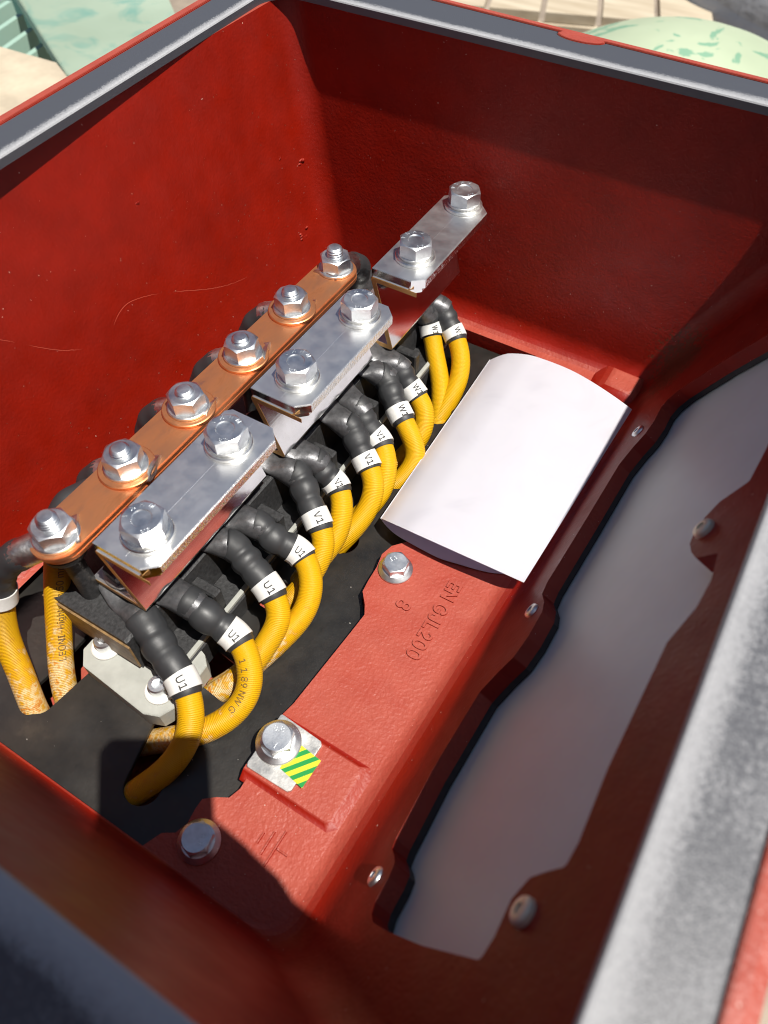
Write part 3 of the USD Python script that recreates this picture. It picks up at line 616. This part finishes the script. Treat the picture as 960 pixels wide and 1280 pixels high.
def dent(t, seed, fade):
    v = np.asarray(t.vertices); n = np.asarray(t.vertex_normals); t.vertices = v + n * (meshkit.fbm(v / 6.0 + seed * 7.3, 3, seed)[:, None] - 0.5) * 0.9 * np.ravel(fade)[:, None]; return t
def cable(label, pts, marker, ymat, rs=(9.0, 8.3), mdl=None, dark=True, seed=0, turn=0.0, print_=None, sides=28):
    path, at, L = spline(pts, 1.3)
    s = np.linspace(0, L, len(path))
    T = thing('motor_cable', label, 'cable', path[-1], group='yellow motor cables on the inner side of the block' if marker else None)
    s_lug, s_lab = at[1], at[3]
    seg = lambda a, b: path[(s >= a - 0.8) & (s <= b + 0.8)]
    obj('lug', lug(T, path[np.argmin(np.abs(s - s_lug + 1.5))], path[np.argmin(np.abs(s - s_lug - 4))] - path[np.argmin(np.abs(s - s_lug + 2))], np.array([0, 0, 1.0]), M_LUGDARK if dark else M_LUG), M_LUGDARK if dark else M_LUG, T, smooth=40)
    sl = seg(s_lug - 1.0, s_lab + 6.8); k = np.linspace(0, 1, len(sl))
    ss = k * (s_lab - s_lug + 7.8)
    c1, c2 = ss[-1] * (0.24 + 0.04 * math.sin(seed * 2.3)), ss[-1] * (0.52 + 0.05 * math.sin(seed * 3.7))
    rad = rs[0] - 0.7 + (rs[1] - rs[0]) * k - 0.85 * np.exp(-((ss - c1) / 1.6) ** 2) - 0.75 * np.exp(-((ss - c2) / 1.7) ** 2) + 0.5 * np.exp(-((ss - (c1 + c2) / 2) / 3.2) ** 2) \
        + 0.30 * (meshkit.noise(np.column_stack([ss / 3, k * 0, k * 0 + seed]), 4) - 0.5)
    rad = np.where(ss > ss[-1] - 12.4, np.minimum(rad, rs[1] - 0.35), rad); rad[0] -= 0.6; rad[-1] -= 0.5
    obj('heat_shrink_sleeve', dent(tube(sl, rad, sides)[0], seed, np.r_[np.repeat(np.clip((s_lab - 5 - s_lug - ss) / 3, 0, 1), sides + 1), 0, 0]), M_SLEEVE, T, smooth=50)
    lb = seg(s_lab - 4.4, s_lab + 4.4); lm, _, lf = tube(lb, rs[1] + 0.12, sides)
    ml = obj('marker', lm, M_WHITE, T, smooth=50, label=f'white marker sleeve printed {marker}' if marker else None)
    if marker:
        obj('print', wrap_text(marker, 3.9, rs[1] + 0.12, lf, 1.7, facing(lf, 4.5, turn)), M_INK, ml)
    yl = seg(s_lab + 3, L); ym, yuv, yf = tube(yl, 6.55, sides)
    yo = obj('insulation', ym, ymat, T, uv=yuv)
    if print_:
        obj('print', wrap_text(print_[0], print_[1], 6.55, yf, print_[2], facing(yf, print_[2] + 10, print_[3]), 0.06, False), M_BROWNINK, yo)
    return T
cable('yellow cable with U1 marker nearest the near wall, diving into the dark shadow', [(-203, 91, 31.5), (-194, 89, 30), (-176, 82, 24), (-160, 76, 18), (-150, 68, 12), (-146, 58, 3), (-148, 42, -6), (-156, 28, -14), (-164, 16, -26)], 'U1', M_YELLOW_MID, (9.9, 8.4), seed=1)
cable('yellow cable with U1 marker curling over the black sheet behind the nearest cable', [(-189, 105, 32), (-180, 108, 31), (-166, 108, 25), (-154, 109, 19), (-141, 103, 13), (-134, 90, 4), (-139, 73, -3), (-150, 62, -9), (-164, 54, -18), (-178, 48, -30)], 'U1', M_YELLOW_DIRTY, (9.2, 8.3), seed=2, print_=('1 1 89 NW G', 3.6, 10, 0.5))
cable('yellow cable with U1 marker, third from the near wall, stained brown at its foot', [(-188, 136, 32), (-183, 147, 31), (-170, 145, 25), (-155, 141, 18), (-144, 133, 10), (-143, 120, 2), (-146, 104, -6), (-154, 90, -14), (-166, 80, -28)], 'U1', M_YELLOW_DIRTY, (9.3, 8.3), seed=3)
cable('yellow cable with U1 marker making the widest bend beside the front bar end', [(-185, 160, 32), (-180, 165, 31), (-167, 165, 25), (-155, 168, 19), (-143, 162, 13), (-136, 146, 5), (-140, 126, -3), (-147, 106, -9), (-160, 90, -22)], 'U1', M_YELLOW_DIRTY, (9.2, 8.2), seed=4)
cable('yellow cable with V1 marker in front of its pair below the middle bar near end', [(-188, 201, 32), (-183, 206, 31), (-169, 199, 24), (-158, 192, 18), (-149, 184, 11), (-147, 172, 3), (-150, 158, -6), (-158, 148, -18)], 'V1', M_YELLOW_MID, (9.3, 8.2), seed=5)
cable('yellow cable with V1 marker bending behind the fifth cable', [(-182, 216, 32), (-178, 220, 31), (-171, 219, 25), (-163, 219, 19), (-153, 210, 12), (-149, 198, 4), (-151, 182, -4), (-156, 165, -14)], 'V1', M_YELLOW_MID, (8.9, 8.1), seed=6)
cable('yellow cable with V1 marker reaching down beside the near corner of the paper', [(-181, 252, 32), (-177, 254, 31), (-166, 249, 24), (-157, 244, 18), (-147, 236, 11), (-144, 226, 3), (-146, 212, -5), (-152, 200, -16)], 'V1', M_YELLOW, (9.3, 8.2), seed=7)
cable('yellow cable with V1 marker half hidden behind the seventh cable', [(-183, 269, 32), (-179, 270, 31), (-170, 265, 25), (-160, 263, 19), (-148, 253, 12), (-144, 242, 3), (-147, 226, -5), (-154, 210, -16)], 'V1', M_YELLOW, (8.9, 8.1), seed=8)
cable('yellow cable with W1 marker whose end goes under the paper edge', [(-184, 298, 32), (-181, 302, 31), (-171, 297, 25), (-159, 289, 18), (-147, 282, 11), (-140, 276, 2), (-141, 263, -8), (-150, 255, -18)], 'W1', M_YELLOW, (9.2, 8.2), seed=9)
cable('yellow cable with W1 marker standing behind the ninth cable', [(-182, 312, 32), (-178, 315, 31), (-170, 313, 25), (-162, 311, 19), (-152, 307, 12), (-147, 299, 2), (-149, 286, -8), (-155, 275, -18)], 'W1', M_YELLOW, (8.9, 8.1), seed=10)
cable('yellow cable with W1 marker close under the far bar, hanging almost straight down', [(-189, 366, 33), (-187, 371, 31), (-184.5, 372, 26), (-181, 370, 20), (-171, 359, 10), (-160, 347, 0), (-153, 336, -9), (-148, 324, -20)], 'W1', M_YELLOW, (8.6, 8.0), seed=11)
cable('yellow cable with W1 marker farthest from the camera next to the far wall', [(-187, 379, 32), (-183, 383, 31), (-173, 379, 25), (-165, 375, 19), (-154, 365, 11), (-148, 351, 1), (-148, 338, -8), (-150, 324, -20)], 'W1', M_YELLOW, (8.6, 8.0), seed=12)
# outer side: short sleeves under the copper bar
def outer_cable(label, pts, ymat=M_YELLOW_DIRTY, print_=None, i_lab=3):
    path, at, L = spline(pts, 1.3); s = np.linspace(0, L, len(path))
    T = thing('motor_cable', label, 'cable', path[-1], group='yellow motor cables under the copper bar')
    seg = lambda a, b: path[(s >= a - 0.8) & (s <= b + 0.8)]
    d = path[np.argmin(np.abs(s - at[1] - 2))] - path[np.argmin(np.abs(s - at[1] + 6))]
    obj('lug', lug(T, path[np.argmin(np.abs(s - at[1] + 3))], d, np.array([0, 0, 1.0]), M_LUG, 7.6, 13), M_LUG, T, smooth=40)
    sl = seg(at[1] + 1, at[i_lab] - 3); obj('heat_shrink_sleeve', tube(sl, 7.7 + 0.25 * np.sin(np.arange(len(sl)) * 0.75), 26)[0], M_SLEEVE, T, smooth=50)
    obj('marker', tube(seg(at[i_lab] - 4, at[i_lab] + 4), 8.3, 26)[0], M_WHITE, T, smooth=50)
    ym, yuv, yf = tube(seg(at[i_lab] + 2, L), 6.55, 26); yo = obj('insulation', ym, ymat, T, uv=yuv)
    if print_: obj('print', wrap_text(print_[0], print_[1], 6.55, yf, print_[2], facing(yf, print_[2] - 20, print_[3]), 0.06, False, -1), M_BROWNINK, yo)
outer_cable('yellow cable leaving the near end of the copper bar for the slot at the left', [(-229, 90, 75.6), (-237, 75, 75.5), (-250, 65, 62), (-254, 59, 45), (-252, 48, 20), (-243, 40, 3), (-234, 33, -9), (-229, 29, -24)])
outer_cable('yellow cable printed with lettering rising beside the clamp plate', [(-226, 122, 73), (-238, 120, 70), (-247, 106, 66), (-246, 97, 58), (-242, 76, 25), (-236, 62, 5), (-231, 54, -4), (-226, 47, -14), (-222, 42, -28)], print_=('LEONI-Hightemp 50 mm²', 3.6, 72, -0.35))
OUTL = ['short lug and sleeve beside the second copper nut from the near end', 'short lug and sleeve beside the third copper nut from the near end', 'short lug and sleeve beside the fourth copper nut from the near end', 'short lug and sleeve beside the fifth copper nut from the near end']
for k, (lx, ly, dx, dy) in enumerate([(-228, 135, -250, 125), (-230, 182, -253, 174), (-230, 230, -251, 218), (-230, 277, -253, 267)]):
    outer_cable(OUTL[k], [(lx + 4, ly + 1, 75.6), ((lx * 0.55 + dx * 0.45), (ly * 0.55 + dy * 0.45), 75.2), (dx, dy, 62), (dx - 2, dy - 4, 44), (dx + 1, dy - 8, 18), (dx + 3, dy - 8, -12)], M_YELLOW_MID)
outer_cable('short lug pointing at the far wall beside the last copper nut', [(-227, 322, 75.6), (-226, 338, 75.2), (-228, 352, 62), (-236, 350, 44), (-250, 340, 16), (-256, 330, -14)], M_YELLOW_MID)

# ------------------------------------------------------------------ earth terminal
ET = thing('earth_terminal', 'flat metal earth clip under a flanged bolt with green and yellow striped sticker', 'earth terminal', (-104, 78, 2.6))
obj('plate', prism(sg.Polygon([(-112.5, 91), (-88, 89.5), (-86.5, 88), (-87, 63), (-88.5, 61.5), (-111.5, 61.2), (-112.5, 63)]).buffer(-1).buffer(1), PZ + 0.02, PZ + 2.6, ch=0.5), M_TAB, ET)
flange_bolt(ET, (-105.0, 78.2, PZ + 2.6), 0.35, af=14.5, fl=22.5, h=7.0, text=marks([('8.8', 0), ('A', 180)], 2.6, 4.2), tang=20)
st = sg.Polygon([(-96.5, 83.0), (-82.5, 81.5), (-83.0, 66.2), (-97.5, 68.5)])
sk = obj('sticker', prism(st, PZ + 2.64, PZ + 2.84), M_YSTICK, ET, label='square sticker striped green and yellow')
for k in range(-5, 6):
    q = affinity.rotate(sg.box(-90 + k * 4.7 - 1.15, 40, -90 + k * 4.7 + 1.15, 110), -38, origin=(-90, 75)) & st
    if not q.is_empty and q.area > 1: obj('stripe', prism(q, PZ + 2.85, PZ + 2.93), M_GSTICK, sk)

# ------------------------------------------------------------------ folded paper
PP = thing('folded_paper', 'folded white sheet of paper bulging on the red ledge beside the cables', 'paper', (-85, 300, 0))
def sheet_mesh(fn, nu, nv, th=0.25):
    u, v = np.meshgrid(np.linspace(0, 1, nu), np.linspace(0, 1, nv), indexing='ij'); P = fn(u, v).reshape(-1, 3)
    i, j = np.meshgrid(np.arange(nu - 1), np.arange(nv - 1), indexing='ij'); a = i * nv + j
    q = np.stack([a, a + nv, a + nv + 1, a + 1], -1).reshape(-1, 4); f = np.vstack([q[:, [0, 1, 2]], q[:, [0, 2, 3]]])
    t = trimesh.Trimesh(P, f, process=False); n = t.vertex_normals; k = len(P)
    e = []
    idx = np.arange(k).reshape(nu, nv)
    for line in (idx[:, 0], idx[-1, :], idx[::-1, -1], idx[0, ::-1]):
        a_, b_ = line[:-1], line[1:]; e += [np.stack([a_, b_, b_ + k], 1), np.stack([a_, b_ + k, a_ + k], 1)]
    return trimesh.Trimesh(np.vstack([P, P - n * th]), np.vstack([f, f[:, ::-1] + k, *e]), process=False)
from scipy.interpolate import PchipInterpolator
LEAF_Z = PchipInterpolator([0, 0.05, 0.12, 0.3, 0.55, 0.8, 1.0], [4.0, 8.2, 12.4, 18.2, 20.0, 18.6, 16.6])
FAR_Y = PchipInterpolator([0, 0.12, 0.5, 1.0], [379.5, 384.0, 382.0, 371.0])
def top_leaf(u, v, lift=0.0):
    x = (-132.2 + 93.4 * u) * (1 - v) + (-137.4 + 104.8 * u) * v
    z0 = LEAF_Z(u)
    y0 = 223.0 + 3.2 * u - 0.625 * z0; y = y0 + (FAR_Y(u) - y0) * v
    w = np.clip(u * 8, 0, 1)
    z = z0 + lift + w * 1.8 * (meshkit.fbm(np.stack([x / 70, y / 55, x * 0], -1), 2, 11) - 0.5) * np.clip(v * 5, 0, 1)
    return np.stack([x, y, z], -1)
obj('top_leaf', sheet_mesh(lambda u, v: top_leaf(u, v), 48, 24), M_PAPER, PP, smooth=True)
LOW_Y = PchipInterpolator([0, 0.2, 0.5, 0.67, 0.86, 1.0], [220.5, 216.2, 214.6, 217.2, 221.3, 226.7])
def low_leaf(u, v):
    x = (-132.6 + 82.6 * u) * (1 - v) + (-137.6 + 100 * u) * v; y0 = LOW_Y(u); y = y0 + (380 - 8 * u - y0) * v
    return np.stack([x, y, 0.55 + 3.6 * np.exp(-u * 22) + 1.5 * np.sin(np.pi * u) ** 2 * (1 - v)], -1)
obj('bottom_leaf', sheet_mesh(low_leaf, 32, 12), M_PAPER, PP, smooth=True)

# ------------------------------------------------------------------ what stands behind the box
GR = obj('ground', (np.array([(-60000, -60000, -700), (60000, -60000, -700), (60000, 60000, -700), (-60000, 60000, -700)], float), np.array([[0, 1, 2], [0, 2, 3]])), M_GROUND, smooth=False)
tag(stage.GetPrimAtPath(GR), kind='structure')
GMOT = thing('green_motor', 'dark green finned motor frame with pale side panel behind the left rim', 'motor', (-1050, 850, -300))
obj('frame', box(-1900, -900, 380, 1150, -420, -215, 6), M_GREENDARK, GMOT)
for k in range(9):
    a = np.array([-1093.0, 797.0]) + np.array([-55.0, 28.0]) * (k - 2); d = np.array([0.25, -0.97]); b = a + d * 420; n = np.array([-d[1], d[0]])
    obj('fin', hull([(*(p + n * w), z) for p in (a, b) for w, z in ((-4.5, -100), (4.5, -100), (-8, -216), (8, -216))]), M_GREENFIN, GMOT)
pan = sg.Polygon([(-1160, 830), (-854, 649), (-800, 640), (-840, 850), (-905, 905), (-1080, 1010)])
obj('side_panel', prism(pan, -78, -60, ch=3), M_GREENPANEL, GMOT, label='pale green flat panel')
CB = obj('cardboard_sheet', [hull([(x, y, z) for x, y in ((-1090, 560), (-989, 663), (-890, 667), (-850, 646), (-700, 560), (-849, 437)) for z in (-66, -60)])], M_CARD)
tag(stage.GetPrimAtPath(CB), 'pale crumpled cardboard lying against the left rim', 'cardboard')
DM = thing('motor_end_shield', 'pale green domed shell with darker blotches behind the far rim', 'motor cover', (-215, 1150, -360))
th = np.linspace(0, math.pi / 2, 16)
dome_m = revolve([(340, -40), (340, 0), *[(max(340 * math.cos(a), 0.5), 318 * math.sin(a)) for a in th[1:]]], 72)
obj('shell', move(dome_m, (-205, 1165, -372)), M_GREENDOME, DM, smooth=True)
PL = thing('wooden_pallet', 'pale wooden pallet boards behind the far rim', 'pallet', (-800, 1900, -420))
def board(x0, y0, x1, y1, wd, z0, z1):
    a, b = np.array([x0, y0], float), np.array([x1, y1], float); d = b - a; n = np.array([-d[1], d[0]]) / np.linalg.norm(d) * wd
    return hull([(*p, z) for p in (a, b, a + n, b + n) for z in (z0, z1)])
obj('front_board', board(-1180, 1700, -430, 1960, 18, -395, -352), M_WOOD, PL)
for k in range(7):
    f0 = np.array([-1180 + 125 * k, 1712 + 43.3 * k])
    obj('deck_board', board(*f0, *(f0 + [112, 38.8]), 420, -350, -330), M_WOOD, PL)
for q in (board(-1100, 1735, -1000, 1770, 100, -470, -395), board(-640, 1895, -540, 1930, 100, -470, -395)): obj('block', q, M_WOOD, PL)
CLT = obj('grey_sheeting', man(ell((-150, 2250, -330), (330, 200, 210), 4)), M_CLOTH)
tag(stage.GetPrimAtPath(CLT), 'crumpled grey sheeting far behind the far rim', 'sheeting')

# ------------------------------------------------------------------ the photographer's phone and hand, above the box behind the lens
cr_, cu_, cb_ = R[:, 0], R[:, 1], R[:, 2]
def in_hand(t):
    t = to_tm(t).copy(); v = np.asarray(t.vertices); t.vertices = EYE + v[:, :1] * cr_ + v[:, 1:2] * cu_ + v[:, 2:] * cb_; return t
PH = thing('smartphone', 'dark smartphone held above the box, casting the rounded shadow', 'phone', EYE)
obj('body', in_hand(prism(sg.box(-14, -112, 39, 39).buffer(-7).buffer(7), 4, 11.5, ch=1.2)), M_PHONE, PH)
obj('lens_ring', in_hand(man(revolve([(6, 2.2), (6, 4.2), (0.2, 4.3)], 32)) - man(revolve([(4.6, 1), (4.6, 3.6)], 32))), M_STEELDARK, PH)
def chain(pts):
    out = None
    for (p, r), (q, r2) in zip(pts[:-1], pts[1:]):
        h = hull(np.vstack([ell(p, (r, r, r), 2).vertices, ell(q, (r2, r2, r2), 2).vertices])); out = h if out is None else out + h
    return out
hand = hull(np.vstack([ell(p, (r, r, r * 0.7), 2).vertices for p, r in (((58, -42, 22), 11), ((62, -66, 24), 12), ((62, -92, 24), 11), ((98, -72, 28), 13), ((96, -110, 28), 15), ((110, -104, 30), 15))]))
hand += chain([((100, -100, 30), 21), ((150, -150, 40), 27), ((230, -240, 60), 36), ((320, -340, 90), 42)])
for k, (y0, l) in enumerate(((-40, 1.0), (-60, 1.08), (-79, 1.0), (-97, 0.82))):
    hand += chain([((60, y0, 22), 9.5), ((52, y0 + 1, 2), 8.5), ((44, y0 + 2, -7), 8), ((44 - 14 * l, y0 + 3, -4), 7)])
hand += chain([((86, -78, 26), 11), ((72, -44, 26), 10), ((52, -26, 21), 9), ((40, -16, 19), 8)])
hand += chain([((-24, -44, 10), 9), ((-26, -80, 12), 12), ((-20, -120, 16), 18), ((10, -160, 26), 24)]); hand += chain([((38, -48, 20), 13), ((34, -90, 22), 20), ((60, -130, 30), 26)]); hand += chain([((40, -70, 20), 16), ((20, -110, 22), 22)]); hand = hand.translate((-6, 17, 0)); hand = hand.refine_to_length(5); ht = to_tm(hand); ht.merge_vertices(); trimesh.smoothing.filter_taubin(ht, iterations=8)
HD = thing('person', 'two bare hands and forearms holding the phone above the box', 'person', EYE + 60 * cr_)
obj('hand', in_hand(ht), M_SKIN, HD, smooth=True)

left = chain([((-2, -30, 344), 13), ((-50, -30, 346), 19), ((-110, -38, 348), 25), ((-220, -60, 352), 34)]) + chain([((-30, -30, 345), 17), ((0, -38, 350), 12), ((14, -44, 356), 9)])
for dx, dy in ((6, -34), (8, -44), (6, -54), (2, -63)):
    left += chain([((-34, dy + 6, 346), 9), ((-12, dy, 338), 8), ((dx, dy + 1, 341), 7)])
left = left.refine_to_length(5); lt = to_tm(left); lt.merge_vertices(); trimesh.smoothing.filter_taubin(lt, iterations=8)
obj('hand', lt, M_SKIN, HD, smooth=True)
